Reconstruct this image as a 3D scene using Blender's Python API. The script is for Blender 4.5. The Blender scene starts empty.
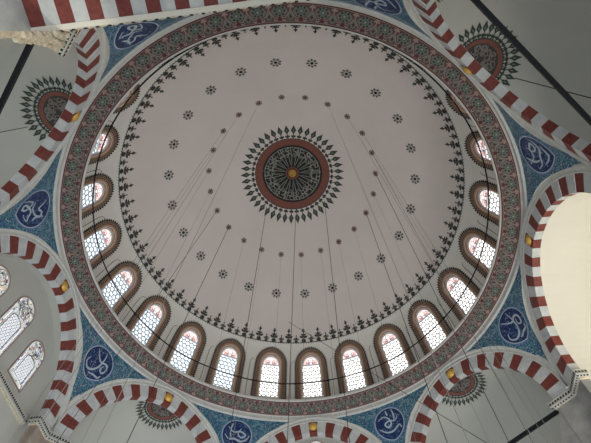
import bpy, math, random
from mathutils import Vector
sin, cos, pi, sqrt = math.sin, math.cos, math.pi, math.sqrt
R_ = math.radians
C = bpy.context.scene.collection

# ------------------------------------------------------------------ materials
def mat(name, col, rough=.8, metal=0, emit=None, estr=1, noise=0, nscale=3, col2=None, bump=0):
    m = bpy.data.materials.new(name); m.use_nodes = True
    nt = m.node_tree; b = nt.nodes['Principled BSDF']
    b.inputs['Roughness'].default_value = rough; b.inputs['Metallic'].default_value = metal
    b.inputs['Specular IOR Level'].default_value = .3
    b.inputs['Base Color'].default_value = (*col, 1)
    if emit:
        b.inputs['Emission Color'].default_value = (*emit, 1); b.inputs['Emission Strength'].default_value = estr
    if noise:
        tc = nt.nodes.new('ShaderNodeTexCoord'); n = nt.nodes.new('ShaderNodeTexNoise')
        n.inputs['Scale'].default_value = nscale; n.inputs['Detail'].default_value = 6; n.inputs['Roughness'].default_value = .6
        r = nt.nodes.new('ShaderNodeValToRGB'); c2 = col2 or tuple(c*(1-noise) for c in col)
        r.color_ramp.elements[0].position = .35; r.color_ramp.elements[1].position = .65
        r.color_ramp.elements[0].color = (*c2, 1); r.color_ramp.elements[1].color = (*col, 1)
        nt.links.new(tc.outputs['Object'], n.inputs['Vector']); nt.links.new(n.outputs['Fac'], r.inputs['Fac'])
        nt.links.new(r.outputs['Color'], b.inputs['Base Color'])
        if bump:
            bp = nt.nodes.new('ShaderNodeBump'); bp.inputs['Strength'].default_value = bump
            nt.links.new(n.outputs['Fac'], bp.inputs['Height']); nt.links.new(bp.outputs['Normal'], b.inputs['Normal'])
    return m

def tile_mat():
    m = bpy.data.materials.new('iznik_tile'); m.use_nodes = True
    nt = m.node_tree; b = nt.nodes['Principled BSDF']; L = nt.links.new
    b.inputs['Roughness'].default_value = .3
    tc = nt.nodes.new('ShaderNodeTexCoord')
    v = nt.nodes.new('ShaderNodeTexVoronoi'); v.inputs['Scale'].default_value = 9.5
    v.feature = 'F1'
    L(tc.outputs['Object'], v.inputs['Vector'])
    r = nt.nodes.new('ShaderNodeValToRGB'); r.color_ramp.interpolation = 'CONSTANT'
    e = r.color_ramp.elements
    e[0].position = 0; e[0].color = (.40, .47, .46, 1); e[1].position = .21; e[1].color = (.013, .055, .15, 1)
    x = e.new(.30); x.color = (.035, .155, .27, 1)
    x = e.new(.42); x.color = (.013, .06, .16, 1)
    x = e.new(.60); x.color = (.05, .21, .24, 1)
    L(v.outputs['Distance'], r.inputs['Fac'])
    n = nt.nodes.new('ShaderNodeTexNoise'); n.inputs['Scale'].default_value = 10; n.inputs['Detail'].default_value = 3
    n.inputs['Distortion'].default_value = 1.2
    L(tc.outputs['Object'], n.inputs['Vector'])
    r2 = nt.nodes.new('ShaderNodeValToRGB'); r2.color_ramp.interpolation = 'CONSTANT'
    e = r2.color_ramp.elements; e[0].position = 0; e[0].color = (0, 0, 0, 1); e[1].position = .56; e[1].color = (1, 1, 1, 1)
    L(n.outputs['Fac'], r2.inputs['Fac'])
    mx = nt.nodes.new('ShaderNodeMix'); mx.data_type = 'RGBA'; mx.inputs[7].default_value = (.26, .38, .44, 1)
    mul = nt.nodes.new('ShaderNodeMath'); mul.operation = 'MULTIPLY'; mul.inputs[1].default_value = .6
    L(r2.outputs['Color'], mul.inputs[0]); L(mul.outputs[0], mx.inputs[0]); L(r.outputs['Color'], mx.inputs[6])
    L(mx.outputs[2], b.inputs['Base Color'])
    return m

M = {}
M['dome'] = mat('dome_plaster', (.70, .635, .595), .9, noise=.05, nscale=.35)
M['drum'] = mat('drum_plaster', (.74, .715, .66), .9, noise=.05, nscale=.6)
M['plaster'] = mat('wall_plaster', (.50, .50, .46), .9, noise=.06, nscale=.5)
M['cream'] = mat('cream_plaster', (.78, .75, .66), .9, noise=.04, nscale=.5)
M['white'] = mat('white_moulding', (.64, .64, .61), .8, noise=.12, nscale=5)
M['marble'] = mat('white_marble', (.64, .65, .64), .45, noise=.3, nscale=4, col2=(.49, .52, .54))
M['red'] = mat('red_marble', (.235, .058, .045), .5, noise=.4, nscale=9, col2=(.15, .035, .03))
M['pier'] = mat('grey_marble', (.36, .36, .35), .4, noise=.3, nscale=1.6, col2=(.22, .22, .22), bump=.1)
M['pilaster'] = mat('veined_marble', (.42, .34, .27), .4, noise=.3, nscale=2.2, col2=(.30, .24, .20))
M['stone'] = mat('capital_stone', (.74, .68, .55), .7, noise=.35, nscale=9, col2=(.46, .38, .27), bump=.3)
M['tile'] = tile_mat()
M['navy'] = mat('navy_glaze', (.008, .018, .085), .3, noise=.3, nscale=9, col2=(.013, .04, .14))
M['paleblue'] = mat('pale_glaze', (.42, .50, .56), .35)
M['softblue'] = mat('soft_blue_glaze', (.11, .20, .36), .35)
M['grey'] = mat('grey_ornament_paint', (.13, .135, .12), .8)
M['script'] = mat('grey_script_paint', (.30, .30, .27), .8)
M['umber'] = mat('umber_paint', (.06, .045, .04), .8)
M['gold'] = mat('gilded_metal', (.80, .50, .12), .35, .35)
M['iron'] = mat('dark_iron', (.012, .014, .018), .5, .4)
M['cable'] = mat('steel_cable', (.05, .05, .05), .5, .5)
M['thin'] = mat('thin_wire', (.30, .28, .27), .6, .3)
M['black'] = mat('black_paint', (.018, .02, .02), .8)
M['char'] = mat('charcoal_green_paint', (.045, .055, .05), .8)
M['redpaint'] = mat('oxide_red_paint', (.22, .085, .065), .8, noise=.2, nscale=6)
M['darkred'] = mat('dark_red_paint', (.12, .035, .032), .8)
M['pink'] = mat('pink_paint', (.34, .24, .215), .8)
M['greengrey'] = mat('sage_paint', (.15, .20, .16), .8)
M['bandbg'] = mat('band_ground_paint', (.13, .085, .08), .8)
M['bandgrey'] = mat('band_grey_paint', (.18, .17, .16), .8)
M['lightline'] = mat('pale_paint', (.50, .50, .46), .8)
M['brown'] = mat('brown_frame_paint', (.33, .215, .15), .8, noise=.35, nscale=14, col2=(.19, .12, .085))
M['ochre'] = mat('ochre_frame_paint', (.42, .24, .15), .8)
M['lattice'] = mat('plaster_lattice', (.62, .64, .66), .8)
M['glass_w'] = mat('sunlit_window_glass', (.8, .8, .8), .3, emit=(1, .97, .93), estr=2.1)
M['glass_b'] = mat('skylit_window_glass', (.7, .8, .9), .3, emit=(.80, .91, 1), estr=1.3)
M['glass_pink'] = mat('rose_window_glass', (.8, .5, .5), .3, emit=(1, .86, .81), estr=1.0)
M['glass_low'] = mat('lower_window_glass', (.8, .8, .85), .3, emit=(.87, .91, 1), estr=.72)
M['frosted'] = mat('frosted_window_glass', (.6, .62, .6), .5, emit=(.80, .84, .82), estr=.36)
M['glass_red'] = mat('red_window_glass', (.5, .1, .1), .3, emit=(.85, .42, .36), estr=.7)
M['glass_blue'] = mat('blue_window_glass', (.05, .1, .5), .3, emit=(.12, .18, .5), estr=.5)
M['glass_amber'] = mat('amber_window_glass', (.5, .3, .05), .3, emit=(.85, .62, .35), estr=.6)

# ------------------------------------------------------------------ mesh collector
class MB:
    def __init__(s): s.v = []; s.f = []; s.m = []; s.mats = []
    def mi(s, name):
        if name not in s.mats: s.mats.append(name)
        return s.mats.index(name)
    def face(s, pts, m):
        i = len(s.v); s.v += [tuple(p) for p in pts]; s.f.append(tuple(range(i, i+len(pts)))); s.m.append(s.mi(m))
    def grid(s, rows, m, skip=None, closed=False):
        """rows of points; m is a material name or a function (i, j) -> name"""
        b = len(s.v); n = len(rows[0])
        for r in rows: s.v += [tuple(p) for p in r]
        for i in range(len(rows)-1):
            for j in range(n if closed else n-1):
                if skip and skip(i, j): continue
                k = (j+1) % n
                s.f.append((b+i*n+j, b+i*n+k, b+(i+1)*n+k, b+(i+1)*n+j)); s.m.append(s.mi(m(i, j) if callable(m) else m))
    def fan(s, mp, pts, m, off=0):
        cx = sum(p[0] for p in pts)/len(pts); cy = sum(p[1] for p in pts)/len(pts)
        b = len(s.v); s.v.append(tuple(mp(cx, cy, off))); s.v += [tuple(mp(x, y, off)) for x, y in pts]; n = len(pts)
        for i in range(n): s.f.append((b, b+1+i, b+1+(i+1) % n)); s.m.append(s.mi(m))
    def stroke(s, mp, pts, w, m, off=0, closed=False):
        n = len(pts); rows = []
        for i, (x, y) in enumerate(pts):
            a = pts[(i-1) % n] if (closed or i) else pts[i]; c = pts[(i+1) % n] if (closed or i < n-1) else pts[i]
            dx, dy = c[0]-a[0], c[1]-a[1]; l = math.hypot(dx, dy) or 1
            ww = w(i/(n-1)) if callable(w) else w
            rows.append([mp(x-dy/l*ww/2, y+dx/l*ww/2, off), mp(x+dy/l*ww/2, y-dx/l*ww/2, off)])
        if closed: rows.append(rows[0])
        s.grid(rows, m)
    def tube(s, pts, r, m, n=6):
        rows = []
        for i, p in enumerate(pts):
            p = Vector(p); a = Vector(pts[max(i-1, 0)]); c = Vector(pts[min(i+1, len(pts)-1)]); d = (c-a).normalized()
            u = d.cross(Vector((0, 0, 1)));
            if u.length < .05: u = d.cross(Vector((0, 1, 0)))
            u.normalize(); v = d.cross(u)
            rows.append([p+u*r*cos(2*pi*k/n)+v*r*sin(2*pi*k/n) for k in range(n)])
        s.grid(rows, m, closed=True); s.face(rows[0][::-1], m); s.face(rows[-1], m)
    def lathe(s, prof, m, n=240, a0=0, a1=2*pi, cx=0, cy=0):
        full = abs(a1-a0-2*pi) < 1e-6; k = n if full else n+1
        rows = [[(cx+r*sin(a0+(a1-a0)*j/n), cy+r*cos(a0+(a1-a0)*j/n), z) for j in range(k)] for r, z in prof]
        s.grid(rows, (lambda i, j: m[i]) if isinstance(m, list) else m, closed=full)
    def box(s, x0, x1, y0, y1, z0, z1, m):
        P = [(x, y, z) for x in (x0, x1) for y in (y0, y1) for z in (z0, z1)]
        for q in ((0, 1, 3, 2), (4, 6, 7, 5), (0, 4, 5, 1), (2, 3, 7, 6), (0, 2, 6, 4), (1, 5, 7, 3)): s.face([P[i] for i in q], m)
    def prism(s, plan, z0, z1, m, plan1=None):
        p1 = plan1 or plan; n = len(plan)
        s.grid([[(x, y, z0) for x, y in plan], [(x, y, z1) for x, y in p1]], m, closed=True)
        s.face([(x, y, z0) for x, y in plan][::-1], m); s.face([(x, y, z1) for x, y in p1], m)
    def build(s, name, parent=None, org=(0, 0, 0), smooth=False):
        me = bpy.data.meshes.new(name)
        me.from_pydata([(a-org[0], b-org[1], c-org[2]) for a, b, c in s.v], [], s.f)
        for n in s.mats: me.materials.append(M[n])
        me.polygons.foreach_set('material_index', s.m)
        if smooth: me.polygons.foreach_set('use_smooth', [True]*len(s.f))
        me.update()
        o = bpy.data.objects.new(name, me); C.objects.link(o)
        if parent: o.parent = parent
        else: o.location = org
        return o

def tag(o, label=None, cat=None, group=None, kind=None):
    for k, v in (('label', label), ('category', cat), ('group', group), ('kind', kind)):
        if v: o[k] = v
    return o
def empty(name, loc=(0, 0, 0)):
    o = bpy.data.objects.new(name, None); o.empty_display_size = .3; C.objects.link(o); o.location = loc; return o
def kids(o): return [c for c in bpy.data.objects if c.parent == o]
def copy_tree(o, parent=None):
    c = o.copy(); C.objects.link(c)
    if parent: c.parent = parent
    for ch in kids(o):
        if ch is not c: copy_tree(ch, c)
    return c
def spin(o, base, deg):
    """put a thing built at azimuth 0 (+Y) at azimuth deg, clockwise from above"""
    a = R_(deg); x, y, z = base
    o.location = (x*cos(a)+y*sin(a), -x*sin(a)+y*cos(a), z); o.rotation_euler = (0, 0, -a)

# ------------------------------------------------------------------ dome profile (radius, height), measured from the springing to the apex
KN = [(8.43, 13.0), (8.40, 13.7), (8.27, 14.7), (8.04, 15.60), (7.70, 16.42), (7.44, 16.78), (7.06, 17.46), (6.40, 18.38), (5.94, 18.86), (5.2, 19.55), (4.3, 20.28), (3.2, 20.97), (2.04, 21.48), (1.0, 21.74), (0, 21.82)]
def catmull(K, n=12):
    out = []
    P = [(2*K[0][0]-K[1][0], 2*K[0][1]-K[1][1])] + K + [(-K[-2][0], K[-2][1])]
    for i in range(1, len(P)-2):
        for j in range(n):
            t = j/n; a, b, c, d = P[i-1:i+3]
            out.append(tuple(.5*((2*b[k])+(-a[k]+c[k])*t+(2*a[k]-5*b[k]+4*c[k]-d[k])*t*t+(-a[k]+3*b[k]-3*c[k]+d[k])*t**3) for k in (0, 1)))
    out.append(K[-1]); return out
PR = catmull(KN)[::-1]                      # from the apex down
SA = [0]
for a, b in zip(PR, PR[1:]): SA.append(SA[-1]+math.hypot(b[0]-a[0], b[1]-a[1]))
def lookup(xs, x):
    lo, hi = 0, len(xs)-1
    while hi-lo > 1:
        m_ = (lo+hi)//2
        if xs[m_] <= x: lo = m_
        else: hi = m_
    return lo, (x-xs[lo])/((xs[hi]-xs[lo]) or 1)
def prof_s(s):
    s = max(0, min(s, SA[-1])); i, t = lookup(SA, s)
    (r0, z0), (r1, z1) = PR[i], PR[i+1]
    l = math.hypot(r1-r0, z1-z0) or 1
    return r0+(r1-r0)*t, z0+(z1-z0)*t, (z1-z0)/l, -(r1-r0)/l      # r, z, inward normal (nr, nz)
RS = [p[0] for p in PR]; ZS = [-p[1] for p in PR]
def s_of_r(r): i, t = lookup(RS, r); return SA[i]+(SA[i+1]-SA[i])*t
def s_of_z(z): i, t = lookup(ZS, -z); return SA[i]+(SA[i+1]-SA[i])*t
def dome_pt(az, s, off=0):
    r, z, nr, nz = prof_s(s); r += nr*off; z += nz*off
    return (r*sin(az), r*cos(az), z)
def dome_local(az0, s0):
    def mp(x, y, off=0):
        s = s0-y; r = prof_s(s)[0]; return dome_pt(az0+x/max(r, .05), s, off)
    return mp

# ------------------------------------------------------------------ the dome shell (ceiling) with its window openings
S_BOT = SA[-1]; S_CREST = s_of_r(7.45)
HW = .46; ZC = 15.74; Z_SILL = 14.08        # half width of opening, centre of its round head, sill
WOFF = {-6: -.1, -5: .3, -4: .6, -3: .8, -2: .9, -1: .9, 0: .15, 1: -.6, 2: -.7, 3: -1, 4: -1, 5: -.9, 6: -.3}   # the old drum is not quite regular
WAZ = [15*i+WOFF.get(i if i <= 12 else i-24, 0) for i in range(24)]
mb = MB(); NA = 24*30
zs = []; s = S_CREST
srows = [S_CREST*(i/46)**.9 for i in range(47)] + [S_CREST+(S_BOT-S_CREST)*i/58 for i in range(1, 59)]
rows = []
for s in srows:
    rows.append([dome_pt(2*pi*(j-.5)/NA, max(s, .001)) for j in range(NA)])
def hole(i, j):
    if i < 46: return False
    r, z, _, _ = prof_s((srows[i]+srows[i+1])/2)
    az = j*360/NA; a = min(((az-w_+180) % 360-180 for w_ in WAZ), key=abs); x = R_(a)*8.1
    return z > Z_SILL and (abs(x) < HW+.02 if z < ZC else math.hypot(x, z-ZC) < HW+.02)
mb.grid(rows, lambda i, j: 'dome' if i < 46 else 'drum', skip=hole, closed=True)
dome = mb.build('ceiling', smooth=True)
tag(dome, 'large pale plaster dome with painted rosettes and a calligraphy medallion at its apex', 'dome', kind='structure')

rnd = random.Random(7)
def circ(r, n=32, x=0, y=0, a0=0): return [(x+r*cos(a0+2*pi*k/n), y+r*sin(a0+2*pi*k/n)) for k in range(n)]
def arc(x, y, r, d0, d1, n=10, ry=None): return [(x+r*cos(R_(d0+(d1-d0)*k/n)), y+(ry or r)*sin(R_(d0+(d1-d0)*k/n))) for k in range(n+1)]
def petal(L, w, base=0, n=8):
    """leaf pointing +y from base to base+L"""
    l = [(w/2*sin(pi*(k/n)**.8)**1.0, base+L*k/n) for k in range(n+1)]
    return l + [(-x, y) for x, y in l[-2:0:-1]]
def rotp(pts, a, x=0, y=0): return [(x+p*cos(a)-q*sin(a), y+p*sin(a)+q*cos(a)) for p, q in pts]
def annulus(mb, mp, r0, r1, m, off, n=96, a0=0, a1=2*pi):
    q = max(1, int((r1-r0)/.1))
    mb.grid([[mp(r*cos(a0+(a1-a0)*k/n), r*sin(a0+(a1-a0)*k/n), off) for k in range(n+1)] for r in [r0+(r1-r0)*i/q for i in range(q+1)]], m)

def apex_map(x, y, off=0):
    return dome_pt(math.atan2(x, y), math.hypot(x, y), off)
def spike(mb, mp, ang, r0, L, w, off=.012):
    """stem, little side buds and a leaf shaped head"""
    f = lambda pts: rotp([(p, q) for p, q in pts], ang)
    mb.stroke(mp, f([(0, r0), (0, r0+L*.45)]), w*.16, 'char', off)
    mb.fan(mp, f([(0, r0+L*.30), (w*.5, r0+L*.58), (w*.30, r0+L*.74), (0, r0+L), (-w*.30, r0+L*.74), (-w*.5, r0+L*.58)]), 'char', off)
    for sx in (-1, 1):
        mb.fan(mp, f([(0, r0+.02), (sx*w*.48, r0+L*.12), (sx*w*.30, r0+L*.25), (0, r0+L*.18)]), 'char', off)
    mb.fan(mp, f([(0, r0+L*.44), (w*.14, r0+L*.57), (0, r0+L*.72), (-w*.14, r0+L*.57)]), 'greengrey', off+.004)
def script_disc(mb, mp, R, seed, m='script', w=.03, half=False):
    """interlaced letter strokes round a disc: tall hairpin letters towards the centre, looping words at the rim"""
    q = random.Random(seed); n = 16
    for k in range(n):
        a = 2*pi*k/n
        if half and cos(a) < -.05: continue
        t = [(-.045*R, .98*R), (-.055*R, .7*R), (-.03*R, .42*R), (0, .24*R), (.03*R, .42*R), (.055*R, .7*R), (.045*R, .98*R)]
        mb.stroke(mp, rotp(t, -a), w*.8, m, .016)
        mb.stroke(mp, rotp(arc(0, .62*R, .10*R, 200, -20, 8), -a), w*.7, m, .018)
    for ring, rr in ((0, .74), (1, .88)):
        nn = 18+ring*4
        for k in range(nn):
            a = 2*pi*(k+q.random()*.5)/nn
            if half and cos(a) < .05: continue
            r = rr*R*(1+q.uniform(-.03, .03)); s_ = R*q.uniform(.07, .12)
            d0 = q.uniform(0, 360)
            mb.stroke(mp, rotp(arc(0, r, s_, d0, d0+q.choice((200, 260, -230)), 9, s_*.7), -a), w*.8, m, .018)
            mb.stroke(mp, rotp([(-s_, r-s_*.6), (-s_*.2, r-s_*.2), (s_*.8, r-s_*.7), (s_*1.5, r+s_*.3)], -a), w*.7, m, .02)
            mb.fan(mp, circ(w*.6, 6, *rotp([(s_*.9, r+s_*.9)], -a)[0]), m, .02)

# central medallion
mb = MB()
annulus(mb, apex_map, 1.62, 2.04, 'redpaint', .01)
annulus(mb, apex_map, 2.02, 2.06, 'char', .014); annulus(mb, apex_map, 1.60, 1.645, 'black', .014)
annulus(mb, apex_map, .001, 1.62, 'black', .010)
for k in range(72):                                     # dotted rings inside the red band
    mb.fan(apex_map, circ(.02, 6, 1.94*cos(2*pi*k/72), 1.94*sin(2*pi*k/72)), 'darkred', .016)
    mb.fan(apex_map, circ(.02, 6, 1.72*cos(2*pi*k/72), 1.72*sin(2*pi*k/72)), 'darkred', .016)
for k in range(44): spike(mb, apex_map, 2*pi*k/44, 2.06, .82, .29)
script_disc(mb, apex_map, 1.58, 3, w=.036)
annulus(mb, apex_map, .30, .36, 'redpaint', .02, 40); annulus(mb, apex_map, .001, .30, 'darkred', .018, 40)
annulus(mb, apex_map, 1.50, 1.53, 'script', .017)
tag(mb.build('central_medallion', dome), 'dark round calligraphy medallion with a red rim and leaf rays')
mb = MB()
mb.lathe([(0, 21.52), (.07, 21.54), (.12, 21.60), (.13, 21.68), (.20, 21.72), (.22, 21.80), (0, 21.82)], 'gold', 24)
mb.lathe([(0, 21.49), (.035, 21.50), (.04, 21.54)], 'iron', 12)
tag(mb.build('gilded_boss', dome, smooth=True), 'gilded round boss')

# star rosettes
def star(mp, mbx, R, red):
    for k in range(8):
        a = 2*pi*k/8+.2
        mbx.fan(mp, rotp(petal(R*.46, R*.42, R*.54), a), 'redpaint' if red else 'grey', .010)
        mbx.stroke(mp, rotp(arc(0, R*.62, R*.2, 20, 160, 5), a), R*.07, 'darkred' if red else 'grey', .013)
    annulus(mbx, mp, R*.50, R*.58, 'darkred' if red else 'char', .012, 24)
    if red: mbx.fan(mp, circ(R*.5, 16), 'pink', .010)
    mbx.fan(mp, [(R*(.40 if k % 2 == 0 else .22)*cos(pi*k/8), R*(.40 if k % 2 == 0 else .22)*sin(pi*k/8)) for k in range(16)], 'black', .014)
for r, R, red, nm in ((5.93, .265, 0, 'star_rosette'), (4.29, .17, 1, 'small_rosette')):
    mb = MB(); s0 = s_of_r(r); star(dome_local(0, s0), mb, R, red)
    p0 = mb.build(nm, dome)
    for k in range(1, 24):
        c = p0.copy(); C.objects.link(c); c.parent = dome; c.rotation_euler = (0, 0, -R_(15*k))

# crest border: dotted base line and fleurs
mb = MB(); CA = R_(-73.94)
base = dome_local(0, S_CREST)
rows = [[dome_pt(2*pi*j/360, S_CREST+d, .01) for j in range(360)] for d in (0, .035)]
mb.grid(rows, 'char', closed=True)
for k in range(360): mb.fan(dome_local(2*pi*k/360, S_CREST+.055), circ(.022, 6), 'char', .012)
def fleur(mp, H, W, big):
    P = lambda pts, m='char', off=.012: mb.fan(mp, pts, m, off)
    P([(-W*.30, 0), (W*.30, 0), (W*.16, H*.07), (-W*.16, H*.07)])
    mb.stroke(mp, [(0, 0), (0, H*.85)], W*.12, 'char', .012)
    P([(-W*.30, H*.08), (0, H*.04), (W*.30, H*.08), (W*.16, H*.24), (0, H*.20), (-W*.16, H*.24)])
    for sx in (-1, 1):
        P([(sx*W*.08, H*.26), (sx*W*.36, H*.30), (sx*W*.50, H*.44), (sx*W*.30, H*.46), (sx*W*.10, H*.40)])
        P([(sx*W*.06, H*.42), (sx*W*.26, H*.50), (sx*W*.34, H*.60), (sx*W*.10, H*.56)])
        if big: P([(sx*W*.04, H*.70), (sx*W*.20, H*.78), (sx*W*.18, H*.84), (sx*W*.04, H*.80)])
    P([(0, H*.26), (W*.16, H*.42), (W*.10, H*.58), (0, H*.68), (-W*.10, H*.58), (-W*.16, H*.42)])
    P([(0, H*.76), (W*.12, H*.86), (0, H), (-W*.12, H*.86)])
    P([(0, H*.32), (W*.07, H*.42), (0, H*.52), (-W*.07, H*.42)], 'redpaint', .016)
for k in range(60):
    fleur(dome_local(CA+R_(6*k), S_CREST), .76, .43, 1)
    fleur(dome_local(CA+R_(6*k+3), S_CREST), .40, .33, 0)
tag(mb.build('crest_border', dome), 'dark painted border of tall and short fleurs')

# ------------------------------------------------------------------ cornice ring with its painted band
mb = MB()
mb.lathe([(8.0, 12.36), (7.90, 12.40), (7.86, 12.43), (7.86, 12.585), (7.83, 12.62), (7.30, 12.895), (7.275, 12.905), (7.27, 12.98), (7.29, 13.02), (8.44, 13.0)],
         'white', 360)
ring = mb.build('trim_1', smooth=False)
tag(ring, 'round white cornice ledge under the dome windows', 'cornice', kind='structure')
mb = MB(); A_, B_ = (7.315, 12.888), (7.82, 12.625)
BL = math.hypot(A_[0]-B_[0], A_[1]-B_[1])               # .53 m wide; v = 0 outer, 1 inner
def band_pt(az, v, off=0):
    r = B_[0]+(A_[0]-B_[0])*v; z = B_[1]+(A_[1]-B_[1])*v
    nr, nz = -(A_[1]-B_[1])/BL, -(B_[0]-A_[0])/BL
    return ((r+nr*off)*sin(az), (r+nr*off)*cos(az), z+nz*off)
def bg(v0, v1, m, off, n=480): mb.grid([[band_pt(2*pi*j/n, v, off) for j in range(n)] for v in (v0, v1)], m, closed=True)
bg(0, 1, 'bandbg', .006); bg(0, .05, 'darkred', .010); bg(.95, 1, 'darkred', .010); bg(.06, .08, 'pink', .010); bg(.90, .92, 'pink', .010)
for k in range(80):
    az = 2*pi*k/80
    mp = lambda x, y, off=0, az=az: band_pt(az+x/7.57, y/BL, off)
    D = .295                                            # half period
    # ogival grey field round each rosette, with the sage flower in it
    mb.fan(mp, [(0, .05), (.14, .10), (.24, .22), (.14, .35), (0, .40), (-.14, .35), (-.24, .22), (-.14, .10)], 'bandgrey', .010)
    for j in range(8): mb.fan(mp, rotp(petal(.085, .07, .085), 2*pi*j/8, 0, .215), 'char', .013)
    mb.fan(mp, circ(.10, 16, 0, .215), 'greengrey', .015)
    annulus(mb, lambda x, y, off=0: mp(x, y+.215, off), .055, .07, 'char', .017, 12)
    mb.fan(mp, circ(.03, 8, 0, .215), 'pink', .019)
    # pink palmette between rosettes at the outer edge
    for sx in (-1, 0, 1):
        mb.fan(mp, rotp(petal(.12, .06, 0), sx*.9, D, .06), 'pink', .013)
    mb.fan(mp, circ(.03, 8, D, .06), 'pink', .014)
    # dark leaves and red spade between rosettes at the inner edge
    mb.fan(mp, [(D, .22), (D+.10, .36), (D+.05, .45), (D, .48), (D-.05, .45), (D-.10, .36)], 'greengrey', .012)
    mb.fan(mp, [(D, .30), (D+.05, .38), (D, .44), (D-.05, .38)], 'darkred', .014)
    mb.fan(mp, [(0, .36), (.07, .46), (0, .50), (-.07, .46)], 'darkred', .013)
    for sx in (-1, 1):
        mb.stroke(mp, [(sx*.05, .40), (sx*.14, .42), (sx*.20, .34), (sx*.27, .24), (D*sx, .16)], .02, 'pink', .013)
        mb.stroke(mp, [(sx*.05, .05), (sx*.13, .08), (sx*.22, .14), (sx*.26, .24)], .022, 'darkred', .012)
        mb.stroke(mp, arc(sx*.12, .45, .04, 0, 180, 5), .014, 'lightline', .014)
tag(mb.build('painted_band', ring), 'painted band of sage flowers and pink palmettes on brown red')

# thin ring cable above the ledge
mb = MB(); n = 144
pts = [(7.32*sin(2*pi*j/n), 7.32*cos(2*pi*j/n), 13.92+.02*sin(9*2*pi*j/n)) for j in range(n+1)]
mb.tube(pts, .026, 'iron')
for k in range(24):
    a = R_(15*k+7.5); mb.tube([(7.30*sin(a), 7.30*cos(a), 13.0), (7.28*sin(a), 7.28*cos(a), 13.93)], .008, 'thin', 5)
tag(mb.build('ring_cable', org=(0, 0, 13)), 'black ring cable running round the dome in front of its windows', 'cable')

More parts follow.
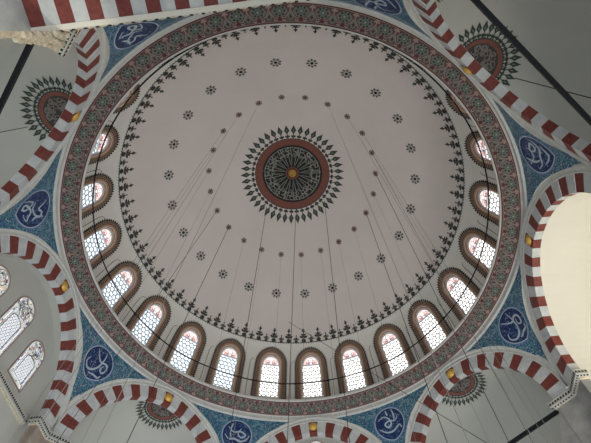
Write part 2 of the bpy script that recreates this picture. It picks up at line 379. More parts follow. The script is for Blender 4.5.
# ------------------------------------------------------------------ the 24 dome windows
def win_pt(x, z, d):
    r, zz, nr, nz = prof_s(s_of_z(z)); return ((r-d)*sin(x/8.1), (r-d)*cos(x/8.1), z)
def outline(w, z0, n=26):
    zz = [z0+(ZC-z0)*k/10 for k in range(11)]
    return [(w, z) for z in zz] + [(w*cos(pi*k/n), ZC+w*sin(pi*k/n)) for k in range(1, n)] + [(-w, z) for z in zz[::-1]]
def strip(mb, w1, d1, w2, d2, m, z1=13.0, z2=None):
    a = outline(w1, z1); b = outline(w2, z2 if z2 is not None else z1)
    mb.grid([[win_pt(x, z, d1) for x, z in a], [win_pt(x, z, d2) for x, z in b]], m)
def make_window():
    base = (0, 8.2, 13)
    w = empty('window_1', base)
    f = MB()
    strip(f, .775, .0, .765, .03, 'black'); strip(f, .765, .03, .74, .032, 'black'); strip(f, .74, .032, .62, .035, 'brown'); strip(f, .62, .037, .59, .037, 'char')
    strip(f, .59, .035, .50, .03, 'ochre'); strip(f, .50, .045, .47, .045, 'white'); strip(f, .59, .0, .59, .037, 'ochre')
    strip(f, .47, .045, .445, -.10, 'ochre', Z_SILL)
    # scalloped teeth along the outer edge and a dark leaf chain on the brown band
    o1 = outline(.77, 13.0, 34)
    def walk(o, step):
        out = []; acc = 0
        for (x0, z0), (x1, z1) in zip(o, o[1:]):
            l = math.hypot(x1-x0, z1-z0); t = step-acc
            while t <= l: out.append((x0+(x1-x0)*t/l, z0+(z1-z0)*t/l, (x1-x0)/l, (z1-z0)/l)); t += step
            acc = (acc+l) % step
        return out
    for x, z, tx, tz in walk(o1, .11):
        nx, nz = tz, -tx
        f.fan(lambda a, b, o=0: win_pt(a, max(b, 13), .02+o), [(x-tx*.05, z-tz*.05), (x+tx*.05, z+tz*.05), (x+nx*.085, z+nz*.085)], 'black', 0)
    for x, z, tx, tz in walk(outline(.685, 13.05, 30), .12):
        f.fan(lambda a, b, o=0: win_pt(a, b, .042), [(x-tx*.04, z-tz*.04), (x+tz*.035, z-tx*.035), (x+tx*.04, z+tz*.04), (x-tz*.035, z+tx*.035)], 'char', 0)
    f.face([win_pt(.46, Z_SILL, .0), win_pt(-.46, Z_SILL, .0), win_pt(-.46, Z_SILL, -.12), win_pt(.46, Z_SILL, -.12)], 'white')
    f.build('window_frame', w, base)
    g = MB(); zr = [Z_SILL+(15.72-Z_SILL)*k/8 for k in range(9)]
    g.grid([[win_pt(x, z, -.09) for x in (-.46, 0, .46)] for z in zr], 'glass_w'); g.build('glass', w, base)
    l = MB(); P = .205; Rr = P/sqrt(3); row = 0; z = Z_SILL+.03
    while z < 15.72:
        for c in range(-3, 4):
            x = c*P+(P/2 if row % 2 else 0)
            if abs(x) > .50: continue
            outer = [(x+Rr*1.02*cos(pi*k/6+pi/6)/ (1 if k % 2 == 0 else 1.1547), z+Rr*1.02*sin(pi*k/6+pi/6)/(1 if k % 2 == 0 else 1.1547)) for k in range(12)]
            inner = [(x+Rr*.77*cos(pi*k/6+pi/6), z+Rr*.77*sin(pi*k/6+pi/6)) for k in range(12)]
            cl = lambda p: (max(-.46, min(.46, p[0])), max(Z_SILL, min(15.72, p[1])))
            l.grid([[win_pt(*cl(p), -.05) for p in outer], [win_pt(*cl(p), -.05) for p in inner], [win_pt(*cl(p), -.085) for p in inner]], 'lattice', closed=True)
        z += Rr*1.5; row += 1
    strip(l, .46, -.03, .415, -.03, 'lattice', Z_SILL); strip(l, .415, -.03, .415, -.085, 'lattice', Z_SILL)
    l.build('lattice', w, base)
    u = MB(); mp = lambda x, y, o=0: win_pt(x, ZC+y, -.065+o)
    u.fan(mp, arc(0, 0, .46, 0, 180, 20), 'glass_pink', -.02)
    for dx, mm in ((-.2, 'glass_red'), (.2, 'glass_red'), (0, 'glass_w')): u.fan(mp, circ(.06, 12, dx, .12 if dx else .24), mm, 0)
    for dx in (-.1, .1): u.fan(mp, circ(.045, 10, dx, .10), 'glass_blue', 0)
    for dx in (-.2, .2): u.stroke(mp, circ(.10, 16, dx, .12), .028, 'lattice', .02, True)
    u.stroke(mp, circ(.10, 16, 0, .24), .028, 'lattice', .02, True)
    u.stroke(mp, arc(0, 0, .40, 0, 180, 18), .05, 'lattice', .02); u.stroke(mp, [(-.44, 0), (.44, 0)], .05, 'lattice', .02)
    u.stroke(mp, arc(0, .02, .12, 200, -20, 8), .025, 'lattice', .02)
    u.build('lunette', w, base)
    return w, base
win, wbase = make_window()
WPOS = {0: 'directly over the bottom arch'}
for i in range(24):
    o = win if i == 0 else copy_tree(win)
    o.name = 'window_%d' % (i+1); spin(o, wbase, WAZ[i])
    side = 'right' if i <= 12 else 'left'; n = i if i <= 12 else 24-i
    words = 'zero first second third fourth fifth sixth seventh eighth ninth tenth eleventh twelfth'.split()
    lab = 'arched lattice dome window above the keystone of the bottom striped arch' if i == 0 else \
          'arched lattice dome window, %s to the %s of the bottom one going round the ring' % (words[n], side)
    tag(o, lab, 'window', kind='structure')
    if 12 < i <= 22:                                                # these face away from the sun
        for c in kids(o):
            if c.name.startswith('glass'):
                me = c.data.copy() if i == 13 else skyme
                skyme = me; me.materials[0] = M['glass_b']; c.data = me
tag(win, kind='structure')

# hooked rods between the windows
mb = MB(); rb = (0, 8.1, 13)
mb.tube([win_pt(0, z, .12) for z in (13.0, 13.8, 14.6, 15.2, 15.6)], .012, 'cable', 5)
mb.tube([win_pt(0, 15.6, .12), win_pt(.02, 15.72, .14), win_pt(.08, 15.78, .17), win_pt(.15, 15.77, .20)], .010, 'cable', 5)
rod = mb.build('hooked_rod', org=rb)
for k in range(24):
    o = rod if k == 0 else rod.copy()
    if k: C.objects.link(o)
    spin(o, rb, (WAZ[k]+(WAZ[k+1] if k < 23 else 360+WAZ[0]))/2)
    tag(o, 'thin dark rod with a bent hook standing between two dome windows', 'rod', 'hooked rods between the dome windows')

# ------------------------------------------------------------------ octagon: arches
AP = 7.85; ZS_ = 9.0; E_ = .15
def arch_pt(t, r):
    """t -1 (left springing) .. 0 crown .. 1 right springing"""
    ph = math.acos(E_/r); a = ph*(1-abs(t)); sg = 1 if t >= 0 else -1
    return (sg*(-E_+r*cos(a)), ZS_+r*sin(a))
def clampx(p): return (max(-3.25, min(3.25, p[0])), p[1])
TH = 87.0; BLK = (TH-5.5)/12.5/TH                      # one block as fraction of the half arch
edges = [0, BLK/2]
while len(edges) < 14: edges.append(edges[-1]+BLK)
edges.append(1.0)
def make_arch(depth, name):
    base = (0, AP, ZS_)
    t = empty(name, base); v = MB()
    r0, r1 = 2.8, 3.31; y0, y1 = AP, AP+depth
    for i in range(len(edges)-1):
        m = 'red' if i % 2 == 0 else 'marble'
        for sg in (1, -1):
            ts = [sg*(edges[i]+(edges[i+1]-edges[i])*q/4) for q in range(5)]
            proud = 0.0 if m == 'red' else .004
            I = [arch_pt(q, r0) for q in ts]; O = [clampx(arch_pt(q, r1)) for q in ts]
            v.grid([[(x, y0-proud, z) for x, z in O], [(x, y0-proud, z) for x, z in I], [(x, y1, z) for x, z in I]], m)
    v.build('voussoirs', t, base)
    q = MB(); N = 60; ts = [-1+2*k/N for k in range(N+1)]
    prof = [(3.30, AP+.02), (3.30, AP-.03), (3.34, AP-.04), (3.37, AP-.02), (3.42, AP-.02), (3.47, AP-.05), (3.53, AP-.05), (3.55, AP-.02), (3.55, AP+.25)]
    q.grid([[(clampx(arch_pt(k, r))[0], y, min(arch_pt(k, r)[1], 12.5)) for k in ts] for r, y in prof], 'white')
    for x0 in (-3.18, 3.25):
        pass
    q.build('moulding', t, base)
    g = MB(); zk = ZS_+3.06
    prof = [(0, -.085), (.06, -.08), (.11, -.06), (.145, -.025), (.15, 0)]
    g.grid([[(r*cos(2*pi*k/20), AP+y, zk+r*sin(2*pi*k/20)) for k in range(20)] for r, y in prof], 'gold', closed=True)
    g.stroke(lambda x, y, o: (x, AP-.012, zk+y), circ(.17, 20), .03, 'gold', 0, True)
    g.build('keystone_boss', t, base, smooth=True)
    return t, base
ALAB = {0: 'striped arch at the bottom centre with a lit window behind it', 1: 'striped arch at lower right, half rosette under its crown, beside the grey pier',
        2: 'striped arch on the right edge opening on a bright cream vault', 3: 'striped arch at upper right in front of a half rosette and diagonal tie bar',
        4: 'striped arch standing above and behind the broad overhead band, out of sight', -3: 'striped arch at upper left beside the carved cream capital and a half rosette',
        -2: 'striped arch on the left edge framing a wall with patterned windows', -1: 'striped arch at lower left, a half rosette behind its crown'}
a0, ab = make_arch(.25, 'striped_arch')
for k in range(-3, 5):
    o = a0 if k == 0 else copy_tree(a0)
    spin(o, ab, 45*k); tag(o, ALAB[k], 'arch')

# broad shallow arch spanning the gallery right overhead, its striped underside seen from below
GB = (0, 7.6, 8.4); t = empty('gallery_arch', GB); v = MB()
def gz(u): return 8.42+.30*(1-(u/3.85)**2)
U = [-3.85+7.7*i/29 for i in range(30)]
for i in range(29):
    m = 'red' if i % 2 == 0 else 'marble'; us = [U[i]+(U[i+1]-U[i])*q/4 for q in range(5)]
    v.grid([[(u_*1.03, 7.60, gz(u_)+.5) for u_ in us], [(u_, 7.60, gz(u_)) for u_ in us]], m)
    v.grid([[(u_, 7.66, gz(u_)-.003) for u_ in us], [(u_, 9.3, gz(u_)-.003) for u_ in us]], m)
v.build('voussoirs', t, GB)
v = MB(); us = [-5.6+.2*i for i in range(57)]; hz = lambda u_: gz(max(-3.85, min(3.85, u_)))
v.grid([[(u_, y_, hz(u_)+dz) for u_ in us] for y_, dz in ((7.665, 0), (7.66, -.03), (7.57, -.03), (7.55, 0), (7.55, .08), (7.60, .10))], 'cream')
for i in range(70):
    u_ = -3.8+.11*i; v.box(u_-.03, u_+.03, 7.535, 7.56, hz(u_)-.025, hz(u_)+.03, 'umber' if i % 2 else 'stone')
v.build('beaded_rim', t, GB)
v = MB()
for sg in (-1, 1):
    v.box(min(sg*3.85, sg*5.6), max(sg*3.85, sg*5.6), 7.54, 9.3, 3, 8.42, 'marble')
v.build('jamb', t, GB)
spin(t, GB, 180); tag(t, 'broad striped arch overhead along the top edge with a cream rim', 'arch')

# ------------------------------------------------------------------ tiled pendentives
def ext_z(u):
    v = 3.50**2-(abs(u)+E_)**2
    return ZS_+sqrt(max(v, 0))
def pend_pt(beta, z, off=0):
    """beta degrees from the corner bisector, -22.5..22.5"""
    b = R_(22.5-abs(beta)); ro = AP/cos(b)
    w = max(0, min(1, (z-10.1)/2.35)); w = w*w*(3-2*w)*.5+w*.5
    r = ro+(7.92-ro)*w-off; return (r*sin(R_(beta)), r*cos(R_(beta)), z)
PB = (0, 8.3, 10.2)
def make_pend(seed):
    t = empty('tiled_pendentive', PB)
    q = MB(); cols = []
    for j in range(91):
        be = -22.5+45*j/90; u = AP*math.tan(R_(22.5-abs(be))); zl = min(ext_z(u), 12.43)
        cols.append([pend_pt(be, zl+(12.45-zl)*i/16) for i in range(17)])
    q.grid([[c_[0] for c_ in cols], [tuple(v_*(1+.05*(i_ < 2)) for i_, v_ in enumerate(c_[0])) for c_ in cols]], 'white')   # edge turned back to the arch
    q.grid(cols, 'tile'); q.build('tile_panel', t, PB, smooth=True)
    d = MB(); zc = 11.62; R = .58
    mp = lambda x, y, o=0: pend_pt(math.degrees(x/8.0), zc+y, .008+o)
    for i in range(8): annulus(d, mp, R*i/8+.0005, R*(i+1)/8, 'navy', .0, 40)
    annulus(d, mp, R, R+.035, 'paleblue', .004, 48); annulus(d, mp, R+.035, R+.08, 'softblue', .002, 48)
    rg = random.Random(seed)
    for k in range(46):                                   # pale scroll ground
        a = rg.uniform(0, 2*pi); r = R*.93*sqrt(rg.random()); s_ = rg.uniform(.03, .07); dd = rg.uniform(0, 360)
        pts = [(x, y) for x, y in arc(r*cos(a), r*sin(a), s_, dd, dd+rg.choice((150, 230)), 6) if math.hypot(x, y) < R*.97]
        if len(pts) > 2: d.stroke(mp, pts, .016, 'softblue', .005)
    V = seed % 4; wv = lambda t_: .025+.045*sin(pi*t_)
    S = []
    if V == 0:
        S = [[(-.35, -.42), (-.30, -.2), (-.22, -.08), (-.10, -.16), (-.02, -.30), (-.10, -.42), (-.22, -.36), (-.12, -.22), (.06, -.12), (.20, -.24), (.30, -.34), (.12, -.40)],
             [(-.20, .02), (.0, -.05), (.22, .0), (.34, .16), (.22, .26), (.08, .16), (-.02, .30), (-.14, .46)], [(.38, .30), (.30, .05), (.36, -.15)]]
    elif V == 1:
        S = [[(-.48, -.05), (-.30, -.18), (-.05, -.12), (.20, -.20), (.42, -.10), (.50, .05)], [(-.40, .28), (-.15, .12), (.12, .18), (.35, .05), (.20, -.05), (.05, .08), (.15, .30)],
             [(-.3, -.3), (-.1, -.42), (.15, -.36), (.3, -.28)], [(-.22, .45), (-.28, .1), (-.2, -.12)]]
    elif V == 2:
        S = [[(.10, .50), (.14, .2), (.10, -.1), (-.05, -.3), (-.25, -.38), (-.42, -.25), (-.38, -.05)], [(-.3, .4), (-.12, .22), (.08, .1), (.3, .14), (.42, 0), (.34, -.2), (.2, -.12), (.26, .05)],
             [(-.1, -.45), (.1, -.4), (.3, -.42), (.36, -.3)]]
    else:
        S = [[(-.42, .2), (-.2, .3), (0, .18), (.05, -.02), (-.1, -.12), (-.2, 0), (-.02, .1), (.24, .04), (.4, .2)], [(-.45, -.15), (-.2, -.3), (.1, -.28), (.35, -.18), (.42, -.32)],
             [(.2, .5), (.24, .25), (.2, .05)], [(-.05, .52), (-.02, .3)]]
    def smooth(P):
        Q = [P[0]]+P+[P[-1]]; out = []
        for i in range(1, len(Q)-2):
            for j in range(5):
                t_ = j/5; a, b, c, e = Q[i-1:i+3]
                out.append(tuple(.5*(2*b[m]+(-a[m]+c[m])*t_+(2*a[m]-5*b[m]+4*c[m]-e[m])*t_*t_+(-a[m]+3*b[m]-3*c[m]+e[m])*t_**3) for m in (0, 1)))
        return out+[P[-1]]
    for P in S: d.stroke(mp, smooth(P), wv, 'paleblue', .008)
    for k in range(7): d.fan(mp, [(x+p, y+q_) for (x, y) in [(rg.uniform(-.4, .4), rg.uniform(-.4, .4))] for p, q_ in ((.022, 0), (0, .022), (-.022, 0), (0, -.022))], 'paleblue', .009)
    d.build('calligraphy_medallion', t, PB)
    return t
PL = ['blue tiled spandrel right of the bottom arch, medallion cut by the bottom edge', 'blue tiled spandrel at lower right with a navy medallion, left of the grey pier',
      'blue tiled spandrel at right, pointing at the right edge above the cream vault', 'narrow blue tiled spandrel at the top with a flattened medallion on the edge',
      'narrow teal tiled spandrel at upper left under the overhead arch with a flattened medallion', 'green blue tiled spandrel at left with a navy medallion lettered in white',
      'shiny blue tiled spandrel at lower left streaked with window glare', 'blue tiled spandrel left of the bottom arch, its medallion near the bottom edge']
for i in range(8):
    o = make_pend([3, 2, 1, 7, 4, 0, 6, 5][i]); spin(o, PB, 22.5+45*i); tag(o, PL[i], 'spandrel')

# ------------------------------------------------------------------ semi domes behind the diagonal arches
SB = (0, 8.10, ZS_)
def make_semi():
    t = empty('semi_dome', SB); q = MB()
    pr = [(.002, ZS_+sqrt(2.8**2-E_**2))]
    for k in range(1, 21):
        a = R_(86.9*(1-k/20)); pr.append((-E_+2.8*cos(a), ZS_+2.8*sin(a)))
    pr += [(2.65, 8.0), (2.65, 5.5), (2.65, 3.0)]
    q.lathe(pr, 'plaster', 48, -pi/2, pi/2, 0, 8.10); q.build('shell', t, SB, smooth=True)
    d = MB()
    def mp(x, y, off=0):
        r = math.hypot(x, y); th = math.atan2(x, y)
        # distance along the meridian from the crown
        a = math.acos(E_/2.8)-r/2.8; rr = -E_+(2.8-off)*cos(a)+ .0; zz = ZS_+(2.8-off)*sin(a)
        return (rr*sin(th), 8.10+rr*cos(th), zz)
    R = .61
    annulus(d, mp, R*.78, R, 'redpaint', .012, 40, 0, pi); annulus(d, mp, .01, R*.78, 'umber', .012, 40, 0, pi)
    annulus(d, mp, R*.98, R*1.02, 'char', .016, 40, 0, pi); annulus(d, mp, R*.76, R*.80, 'char', .016, 40, 0, pi)
    for k in range(26): d.fan(mp, rotp([(-.03, R), (.03, R), (0, R+.06)], pi/2-pi*(k+.5)/26), 'char', .014)
    rg = random.Random(5)
    for k in range(46):
        a = rg.uniform(.1, pi-.1); r = R*.66*sqrt(rg.random()); s_ = rg.uniform(.04, .09); dd = rg.uniform(0, 360)
        pts = [(x, y) for x, y in arc(r*cos(a), r*sin(a)+.02, s_, dd, dd+rg.choice((180, 250)), 7) if y > .01 and math.hypot(x, y) < R*.75]
        if len(pts) > 2: d.stroke(mp, pts, .022, 'bandgrey', .016)
    for k in range(17): spike(d, mp, pi/2-pi*(k+.5)/17, R+.02, .43, .15, .014)
    d.build('half_rosette', t, SB)
    return t
SL = {1: 'grey semi dome at lower right, half rosette at its crown and a black bar across', 3: 'grey semi dome at upper right with a half rosette beside a thick diagonal bar',
      -3: 'grey semi dome at upper left with a brown half rosette fanned by leaf rays', -1: 'grey semi dome at lower left with a flattened half rosette under the arch crown'}
s0 = make_semi()
for k in (1, 3, -3, -1):
    o = s0 if k == 1 else copy_tree(s0)
    spin(o, SB, 45*k); tag(o, SL[k], 'semi dome')

# tie bars across the diagonal arches and the overhead one
TB = (0, 7.98, 8.68); mb = MB(); mb.box(-2.75, 2.75, 7.935, 8.025, 8.635, 8.725, 'iron')
tb = mb.build('tie_bar', org=TB)
TL = {1: 'black iron tie bar at lower right running out of the grey pier capital', 3: 'thick black iron tie bar crossing the upper right corner', -3: 'black iron tie bar slanting across the upper left edge',
      -1: 'black iron tie bar across the lower left semi dome below its rosette'}
for k in (1, 3, -3):
    o = tb if k == 1 else tb.copy()
    if k != 1: C.objects.link(o)
    spin(o, (TB[0], TB[1] if k == 1 else 8.15, TB[2]), 45*k); tag(o, TL[k], 'tie bar')

# ------------------------------------------------------------------ walls behind the cardinal arches
def low_window(mb_parts, root, base, u, z0, z1, w, y, kind):
    """arched tympanum window: bright honeycomb centre, ornate coloured border; y = wall face, frame stands .03 proud"""
    hw = w/2; zc = z1-hw
    def ol(h, zb, n=16): return [(u+h, zb), (u+h, (zb+zc)/2)] + [(u+h*cos(pi*k/n), zc+h*sin(pi*k/n)) for k in range(n+1)] + [(u-h, (zb+zc)/2), (u-h, zb)]
    fr = MB(); P = lambda x, z, d: (x, y-d, z)
    a, b = ol(hw, z0), ol(hw-.035, z0+.035)
    fr.grid([[P(*p, .0) for p in a], [P(*p, .03) for p in a], [P(*p, .03) for p in b], [P(*p, .0) for p in b]], 'pink', closed=True)
    # inner casing of the clear pane
    pz0, pz1, ph = z0+.16, z0+(z1-z0)*.60, hw*.56
    pan = [(u-ph, pz0), (u+ph, pz0), (u+ph, pz1-.1), (u+ph*.5, pz1), (u-ph*.5, pz1), (u-ph, pz1-.1)]
    fr.stroke(lambda x, z, o=0: P(x, z, .035), pan, .03, 'umber', 0, True)
    fr.build('window_frame', root, base)
    g = MB(); g.fan(lambda x, z, o=0: P(x, z, .022), pan, 'glass_low', 0); g.build('glass', root, base)
    l = MB(); s_ = .085; rr = 0; z = pz0+.05
    while z < pz1-.03:
        x = u-ph+.05+(s_ if rr % 2 else 0)*.5
        while x < u+ph-.03:
            l.stroke(lambda p, q, o=0: P(p, q, .028), circ(.05, 10, x, z), .014, 'script', 0, True); x += s_*1.15
        z += s_; rr += 1
    l.build('lattice', root, base)
    o = MB(); rg = random.Random(int(u*10)+kind)
    bz = [p for p in ol(hw-.035, z0+.035)]
    o.grid([[P(*p, .008) for p in bz], [P(u+(p[0]-u)*.3, (p[1]-z0)*.8+z0+.1, .008) for p in bz]], 'greengrey', closed=True)
    o.fan(lambda x, z, of=0: P(x, z, .009), bz, 'frosted', 0)
    cols = ['glass_pink', 'glass_low', 'glass_low', 'lattice', 'glass_amber', 'lattice', 'glass_red', 'glass_blue', 'greengrey', 'lattice', 'char', 'greengrey']
    for k in range(260):                                   # small panes of the coloured border
        x = u+rg.uniform(-hw+.06, hw-.06); z = rg.uniform(z0+.06, z1-.06)
        if z > zc and math.hypot(x-u, z-zc) > hw-.06: continue
        if abs(x-u) < ph+.035 and pz0-.035 < z < pz1+.03: continue
        o.fan(lambda p, q, of=0: P(p, q, .012+.0004*(k % 20)), circ(rg.uniform(.016, .034), 6, x, z, rg.random()), rg.choice(cols), 0)
        if k % 3 == 0: o.stroke(lambda p, q, of=0: P(p, q, .0215), arc(x, z, .05, rg.uniform(0, 360), rg.uniform(360, 560), 6), .012, rg.choice(('char', 'pink', 'umber')), 0)
    for sx in (-1, 1):                                     # clear rectangular panes beside the middle one
        for q0 in (0, 1):
            za = pz0+.04+q0*(pz1-pz0)*.5; zb = za+(pz1-pz0)*.42; xa = u+sx*(ph+.06); xb = u+sx*(hw-.08)
            o.fan(lambda p, q, of=0: P(p, q, .0225), [(xa, za), (xb, za), (xb, zb), (xa, zb)], 'glass_low', 0)
            o.stroke(lambda p, q, of=0: P(p, q, .024), [(xa, za), (xb, za), (xb, zb), (xa, zb)], .014, 'umber', 0, True)
    for rr in (.14, .24):
        if rr < hw: o.stroke(lambda p, q, of=0: P(p, q, .024), circ(rr, 20, u, pz1+hw*.72), .016, 'char', 0, True)
    o.build('coloured_border', root, base)

wn = 25
def wall(name, k, y, m, lab, wins, depth0):
    global wn
    depth0 = .25 if depth0 < 1 else depth0
    q = MB(); base = (0, y, 3)
    N = 40; ts = [-1+2*i/N for i in range(N+1)]
    I = [arch_pt(t, 2.8) for t in ts]
    q.fan(lambda x, z, o=0: (x, y, z), I + [(2.65, 8.8), (2.65, 3), (-2.65, 3), (-2.65, 8.8)], m)
    q.grid([[(x, AP+depth0, z) for x, z in I], [(x, y, z) for x, z in I]], m)     # vault between arch and wall
    if y > 8.1:
        for sx in (-1, 1): q.face([(sx*2.65, AP+depth0, 3), (sx*2.65, y, 3), (sx*2.65, y, ZS_), (sx*2.65, AP+depth0, ZS_)], m)
    o = q.build(name, org=base); spin(o, base, 45*k); tag(o, lab, 'wall', kind='structure')
    for j, (u, z0, z1, w, wl) in enumerate(wins):
        r = empty('window_%d' % wn, (0, y, z0)); wn += 1
        low_window(None, r, (0, y, z0), u, z0, z1, w, y, j); spin(r, (0, y, z0), 45*k); tag(r, wl, 'window', kind='structure')
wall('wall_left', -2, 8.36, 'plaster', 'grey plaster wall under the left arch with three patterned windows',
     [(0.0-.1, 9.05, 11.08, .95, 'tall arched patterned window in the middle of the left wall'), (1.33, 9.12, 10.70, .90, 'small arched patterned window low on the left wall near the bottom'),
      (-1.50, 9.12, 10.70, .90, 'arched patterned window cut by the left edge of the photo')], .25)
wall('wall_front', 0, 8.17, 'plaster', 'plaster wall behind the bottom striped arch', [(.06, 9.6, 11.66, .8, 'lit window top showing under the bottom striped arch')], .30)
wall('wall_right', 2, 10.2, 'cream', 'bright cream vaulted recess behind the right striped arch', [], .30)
wall('wall_back', 4, 9.8, 'plaster', 'plaster recess beyond the overhead striped arch', [], .25)

# ------------------------------------------------------------------ piers with decorated cornice
def P_(k, u, ap):
    a = R_(45*k); return (u*cos(a)+ap*sin(a), -u*sin(a)+ap*cos(a))
def line_band(mb, pts, z0, z1, m):
    mb.grid([[(x, y, z) for x, y in pts] for z in (z0, z1)], m)
def pier(k, label, body, carved=False):
    """pier at the corner between arch k and arch k+1"""
    cx, cy = P_(k+.5, 0, 8.34); base = (cx, cy, 3)
    t = empty('pier', base)
    dl = 8.36 if k % 2 == 0 else 8.2; dr = 8.36 if (k+1) % 2 == 0 else 8.2
    dl = AP+.25 if k % 2 == 0 else dl; dr = AP+.25 if (k+1) % 2 == 0 else dr
    c = P_(k+.5, 0, AP/cos(R_(22.5)))
    def plan(e, ul=2.63):
        if carved:
            f = AP-.15-e
            h = sqrt(.5); bu, ba = (f-ul+e)*h, (f+ul-e)*h       # outer corner seen in the frame of the overhead arch
            return [P_(k, f*sqrt(2)-7.55, 7.55), P_(k, bu, ba), P_(k, bu+7.55-ba, 7.55)]
        if k % 8 == 4: return [P_(k, 3.26, 8.1), P_(k, 3.25, AP-e), P_(k+1, -3.25+.41*e, AP-e), P_(k+1, -ul+e, AP-e), P_(k+1, -ul+e, dr), P_(k, 3.6, 8.4)]
        if (k+1) % 8 == 4: return [P_(k, ul-e, dl), P_(k, ul-e, AP-e), P_(k, 3.25-.41*e, AP-e), P_(k+1, -3.25, AP-e), P_(k+1, -3.26, 8.1), P_(k+1, -3.6, 8.4)]
        return [P_(k, ul-e, dl), P_(k, ul-e, AP-e), P_(k+.5, 0, (AP-e)/cos(pi/8)), P_(k+1, -ul+e, AP-e), P_(k+1, -ul+e, dr), P_(k+.5, 0, 9.3)]
    b = MB()
    if carved: b.prism(plan(0, 2.85), 3, 7.2, body) 
    else: b.prism(plan(0), 3, 8.660, body)
    if k == 1:                                             # its flank swells into the corbel of a lower arch
        zz = [(8.660, 2.62), (8.45, 2.52), (8.25, 2.40), (8.0, 2.26), (7.6, 2.10), (7.0, 1.95)]
        for (z1_, u1_), (z0_, u0_) in zip(zz, zz[1:]):
            b.prism([P_(1, u0_, 8.3), P_(1, u0_, AP+.02), P_(1, 2.66, AP+.02), P_(1, 2.66, 8.3)], z0_, z1_, body, [P_(1, u1_, 8.3), P_(1, u1_, AP+.02), P_(1, 2.66, AP+.02), P_(1, 2.66, 8.3)])
    b.build('shaft', t, base)
    h = MB()
    cu = 2.57
    h.prism(plan(.01, cu), 8.660, 8.690, 'stone'); h.prism(plan(.02, cu), 8.690, 8.720, 'lightline', plan(.10, cu)); h.prism(plan(.10, cu), 8.720, 8.860, 'lightline'); h.prism(plan(.11, cu), 8.860, 8.900, 'stone', plan(.04, cu)); h.prism(plan(.0, 2.65), 8.900, 9.000, 'marble')
    # painted leaf chain on the face and on the sloping underside
    pl = plan(.101, cu)[:(2 if carved else 5)]
    for (x0, y0), (x1, y1) in zip(pl, pl[1:]):
        L = math.hypot(x1-x0, y1-y0); n = max(1, int(L/.085)); tx, ty = (x1-x0)/L, (y1-y0)/L
        nx, ny = -ty, tx
        if nx*x0+ny*y0 > 0: nx, ny = -nx, -ny
        for i in range(n):
            s_ = (i+.5)*L/n
            f = lambda p, q, o=0: (x0+tx*(s_+p)+nx*.004, y0+ty*(s_+p)+ny*.004, 8.790+q)
            h.fan(f, [(-.038, -.045), (0, -.012), (.02, -.055), (.038, .02), (.01, .055), (-.02, .02)], 'black')
            g = lambda p, q, o=0: (x0+tx*(s_+p)-nx*(.035+q), y0+ty*(s_+p)-ny*(.035+q), 8.712-(.035+q)*.5)
            h.fan(g, [(-.03, -.025), (.0, -.01), (.03, -.025), (.02, .025), (-.02, .025)], 'black')
    h.build('cornice', t, base)
    if carved:                                             # stalactite capital: tiers of small niches
        s = MB(); T = 9
        for i in range(T):
            z1 = 8.660-1.4*i/T; z0 = 8.660-1.4*(i+1)/T
            u1 = 2.60+.22*(i/T)**.6; pl = plan(0, u1)[:3]; pn = plan(0, u1)
            s.prism(pn, z0+.04, z1, 'stone')
            for (x0, y0), (x1, y1) in zip(pl, pl[1:]):
                L = math.hypot(x1-x0, y1-y0); n = max(1, int(L/.14))
                if L < .05: continue
                tx, ty = (x1-x0)/L, (y1-y0)/L; nx, ny = -ty, tx
                if nx*x0+ny*y0 > 0: nx, ny = -nx, -ny
                for q in range(n):
                    s_ = (q+(.5 if i % 2 else .3))*L/n
                    X = lambda a, d: (x0+tx*(s_+a)+nx*d, y0+ty*(s_+a)+ny*d)
                    w = .055
                    s.prism([X(-w, -.01), X(w, -.01), X(w*.7, .05), X(0, .075), X(-w*.7, .05)], z0+.02, z1-.01, 'stone', [X(-w*1.2, -.01), X(w*1.2, -.01), X(w*1.1, .07), X(0, .10), X(-w*1.1, .07)])
        s.build('stalactite_capital', t, base)
    tag(t, label, 'pier')
pier(-2, 'brownish marble pier at the lower left corner under a black and white cornice', 'pilaster')
pier(1, 'grey marble pier at the lower right corner under a black and white cornice', 'pier')
pier(-4, 'carved cream stalactite pier capital at upper left under the overhead arch', 'stone', True)
pier(3, 'dark marble pier on the top edge right of centre with patterned cornice', 'pilaster')
pier(2, 'marble pier beyond the right edge of the photo', 'pier'); pier(-3, 'marble pier beyond the left edge of the photo', 'pier')
pier(0, 'marble pier below the bottom edge right of centre', 'pier'); pier(-1, 'marble pier below the bottom edge left of centre', 'pier')
# cornice strip along the left wall
mb = MB(); mb.box(-2.6, 2.6, 8.24, 8.37, 8.70, 8.84, 'lightline'); mb.box(-2.6, 2.6, 8.26, 8.37, 8.84, 8.88, 'stone'); mb.box(-2.6, 2.6, 8.30, 8.37, 8.66, 8.70, 'stone')
for i in range(60):
    x = -2.58+i*.087
    mb.fan(lambda p, q, o=0: (x+p, 8.236, 8.77+q), [(-.038, -.045), (0, -.012), (.02, -.055), (.038, .02), (.01, .055), (-.02, .02)], 'black')
o = mb.build('trim_2', org=(0, 8.3, 8.7)); spin(o, (0, 8.3, 8.7), -90); tag(o, 'black and white patterned cornice strip along the foot of the left wall', 'cornice', kind='structure')

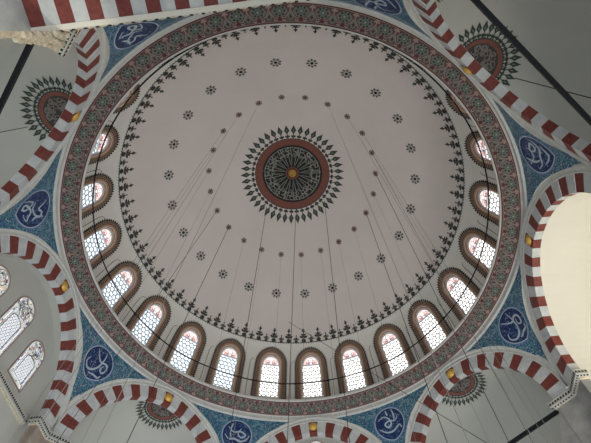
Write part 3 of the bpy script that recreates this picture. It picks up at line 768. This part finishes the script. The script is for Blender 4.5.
# ------------------------------------------------------------------ hanging cables
CLK = ['bottom', 'lower right', 'lower right', 'lower right', 'right', 'right', 'right', 'right', 'right', 'upper right', 'upper right', 'upper right',
       'top', 'upper left', 'upper left', 'upper left', 'left', 'left', 'left', 'left', 'left', 'lower left', 'lower left', 'lower left']
def cable(p0, p1, r, m, lab, group=None):
    b = MB(); n = 6; b.tube([tuple(p0[i]+(p1[i]-p0[i])*k/n for i in range(3)) for k in range(n+1)], r, m, 5)
    o = b.build('hanging_cable', org=p0); tag(o, lab, 'cable', group); return o
r, z, _, _ = prof_s(s_of_r(4.29))
def red_pt(k): a = R_(15*k); return (r*sin(a), r*cos(a), z-.01)
def extend(p, q, z1=2.0):
    t = (z1-p[2])/(q[2]-p[2]); return tuple(p[i]+(q[i]-p[i])*t for i in range(3))
DARK = {12: ((-2.21, 3.52, 10), 'dark cable crossing the central medallion and hanging to the left of the middle cable'),
        20: None, 4: None, 19: None, 6: None}
for k in range(24):
    if k in (4, 6, 11, 12, 19, 20): continue
    p = red_pt(k); cable(p, (p[0]*.98, p[1]*.98, 2.2), .0042, 'thin', 'faint thin wire hanging from a small red rosette of the dome', 'thin wires from the small red rosettes')
r2, z2, _, _ = prof_s(s_of_r(2.3))
p = (r2*sin(R_(-45)), r2*cos(R_(-45)), z2); cable(p, extend(p, (-2.21, 3.52, 10)), .012, 'cable', 'dark cable hanging from the lower left rim of the central medallion')
p = (r2*sin(R_(-2)), r2*cos(R_(-2)), z2); cable(p, extend(p, (-.79, 5.86, 10)), .013, 'cable', 'dark cable hanging straight down below the central medallion')
p = (r2*sin(R_(44)), r2*cos(R_(44)), z2); cable(p, extend(p, (1.34, 4.17, 10)), .012, 'cable', 'dark cable hanging from the lower right rim of the central medallion')
for k, q, rr_, lab in ((20, (-4.94, 2.87, 8), .012, 'dark cable passing left of the medallion down to the lower left arch'), (19, (-6.92, 2.65, 8), .010, 'dark cable running from left of the medallion to the lower left corner'),
                 (4, (4.02, 3.91, 8), .012, 'dark cable passing right of the medallion down to the lower right arch'), (6, (5.76, 4.12, 8), .011, 'dark cable running from right of the medallion to the lower right corner'),
                 (7, (6.42, 4.19, 8), .007, 'slim outermost cable on the right side reaching the lower right corner')):
    p = red_pt(k); p = (p[0], p[1], p[2]-.02*(k == 7)); cable(p, extend(p, q), rr_, 'cable', lab)
cable((-.9, 6.26, 17.0), extend((-.88, 6.26, 17.0), (5.13, 4.04, 8), 4), .010, 'cable', 'slanting thin wire crossing from the crest border to the lower right arch')

cable((6.53, -5.29, 11.4), (7.05, -5.05, 8.8), .012, 'umber', 'thin brown wire across the upper right semi dome below the black bar')
cable((-6.51, -5.53, 11.3), (-5.95, -5.75, 9.3), .009, 'umber', 'thin brown wire reaching the left edge below the upper left half rosette')

# ------------------------------------------------------------------ camera (standing on the floor, under the overhead arch, looking steeply up)
yaw = .1129; th = .4317; rl = -.0015; cxx, cyy = .1685, -7.1299
def ry(v): c_, s_ = cos(yaw), sin(yaw); return Vector((v[0]*c_-v[1]*s_, v[0]*s_+v[1]*c_, v[2]))
rt = Vector((1, 0, 0)); dn = Vector((0, cos(th), -sin(th))); vw = Vector((0, sin(th), cos(th)))
er = ry(rt*cos(rl)-dn*sin(rl)); ed = ry(rt*sin(rl)+dn*cos(rl)); v = ry(vw)
cd = bpy.data.cameras.new('camera'); cam = bpy.data.objects.new('camera', cd); C.objects.link(cam)
from mathutils import Matrix
m = Matrix.Identity(4)
for i in range(3): m[i][0] = er[i]; m[i][1] = -ed[i]; m[i][2] = -v[i]
p = ry((cxx, cyy, 0)); m[0][3], m[1][3], m[2][3] = p
cam.matrix_world = m; cd.sensor_width = 36; cd.lens = 36*414.8071/591; cd.clip_end = 200
bpy.context.scene.camera = cam

# ------------------------------------------------------------------ light
w = bpy.data.worlds.new('world'); bpy.context.scene.world = w; w.use_nodes = True
w.node_tree.nodes['Background'].inputs['Color'].default_value = (.93, .97, 1, 1)
w.node_tree.nodes['Background'].inputs['Strength'].default_value = .95
def area(name, loc, target, size, power, col, shape='DISK'):
    l = bpy.data.lights.new(name, 'AREA'); l.energy = power; l.size = size; l.color = col; l.shape = shape
    o = bpy.data.objects.new(name, l); C.objects.link(o); o.location = loc
    o.rotation_euler = (Vector(target)-Vector(loc)).to_track_quat('-Z', 'Y').to_euler(); return o
nt = w.node_tree; tcw = nt.nodes.new('ShaderNodeTexCoord'); dt = nt.nodes.new('ShaderNodeVectorMath'); dt.operation = 'DOT_PRODUCT'
dt.inputs[1].default_value = (.55, -.62, 0)                # the side the daylight comes from
nt.links.new(tcw.outputs['Generated'], dt.inputs[0])
ma = nt.nodes.new('ShaderNodeMath'); ma.operation = 'MULTIPLY_ADD'; ma.inputs[1].default_value = 1.25; ma.inputs[2].default_value = .98
nt.links.new(dt.outputs['Value'], ma.inputs[0]); mm_ = nt.nodes.new('ShaderNodeMath'); mm_.operation = 'MAXIMUM'; mm_.inputs[1].default_value = .1
nt.links.new(ma.outputs[0], mm_.inputs[0]); nt.links.new(mm_.outputs[0], nt.nodes['Background'].inputs['Strength'])
area('recess_daylight', (8.6, -.2, 4.2), (9.4, .2, 11), 1.6, 230, (1, .95, .84))
sp = bpy.data.lights.new('capital_spot', 'SPOT'); sp.energy = 420; sp.color = (1, .88, .66); sp.spot_size = R_(26); sp.spot_blend = .6; sp.shadow_soft_size = .1
so = bpy.data.objects.new('capital_spot', sp); C.objects.link(so); so.location = (-1.6, -5.2, 2.6)
so.rotation_euler = (Vector((-3.5, -7.4, 8.2))-so.location).to_track_quat('-Z', 'Y').to_euler()

vs = bpy.context.scene.view_settings
vs.view_transform = 'Standard'; vs.look = 'None'; vs.gamma = 1; vs.use_curve_mapping = False; vs.exposure = 0
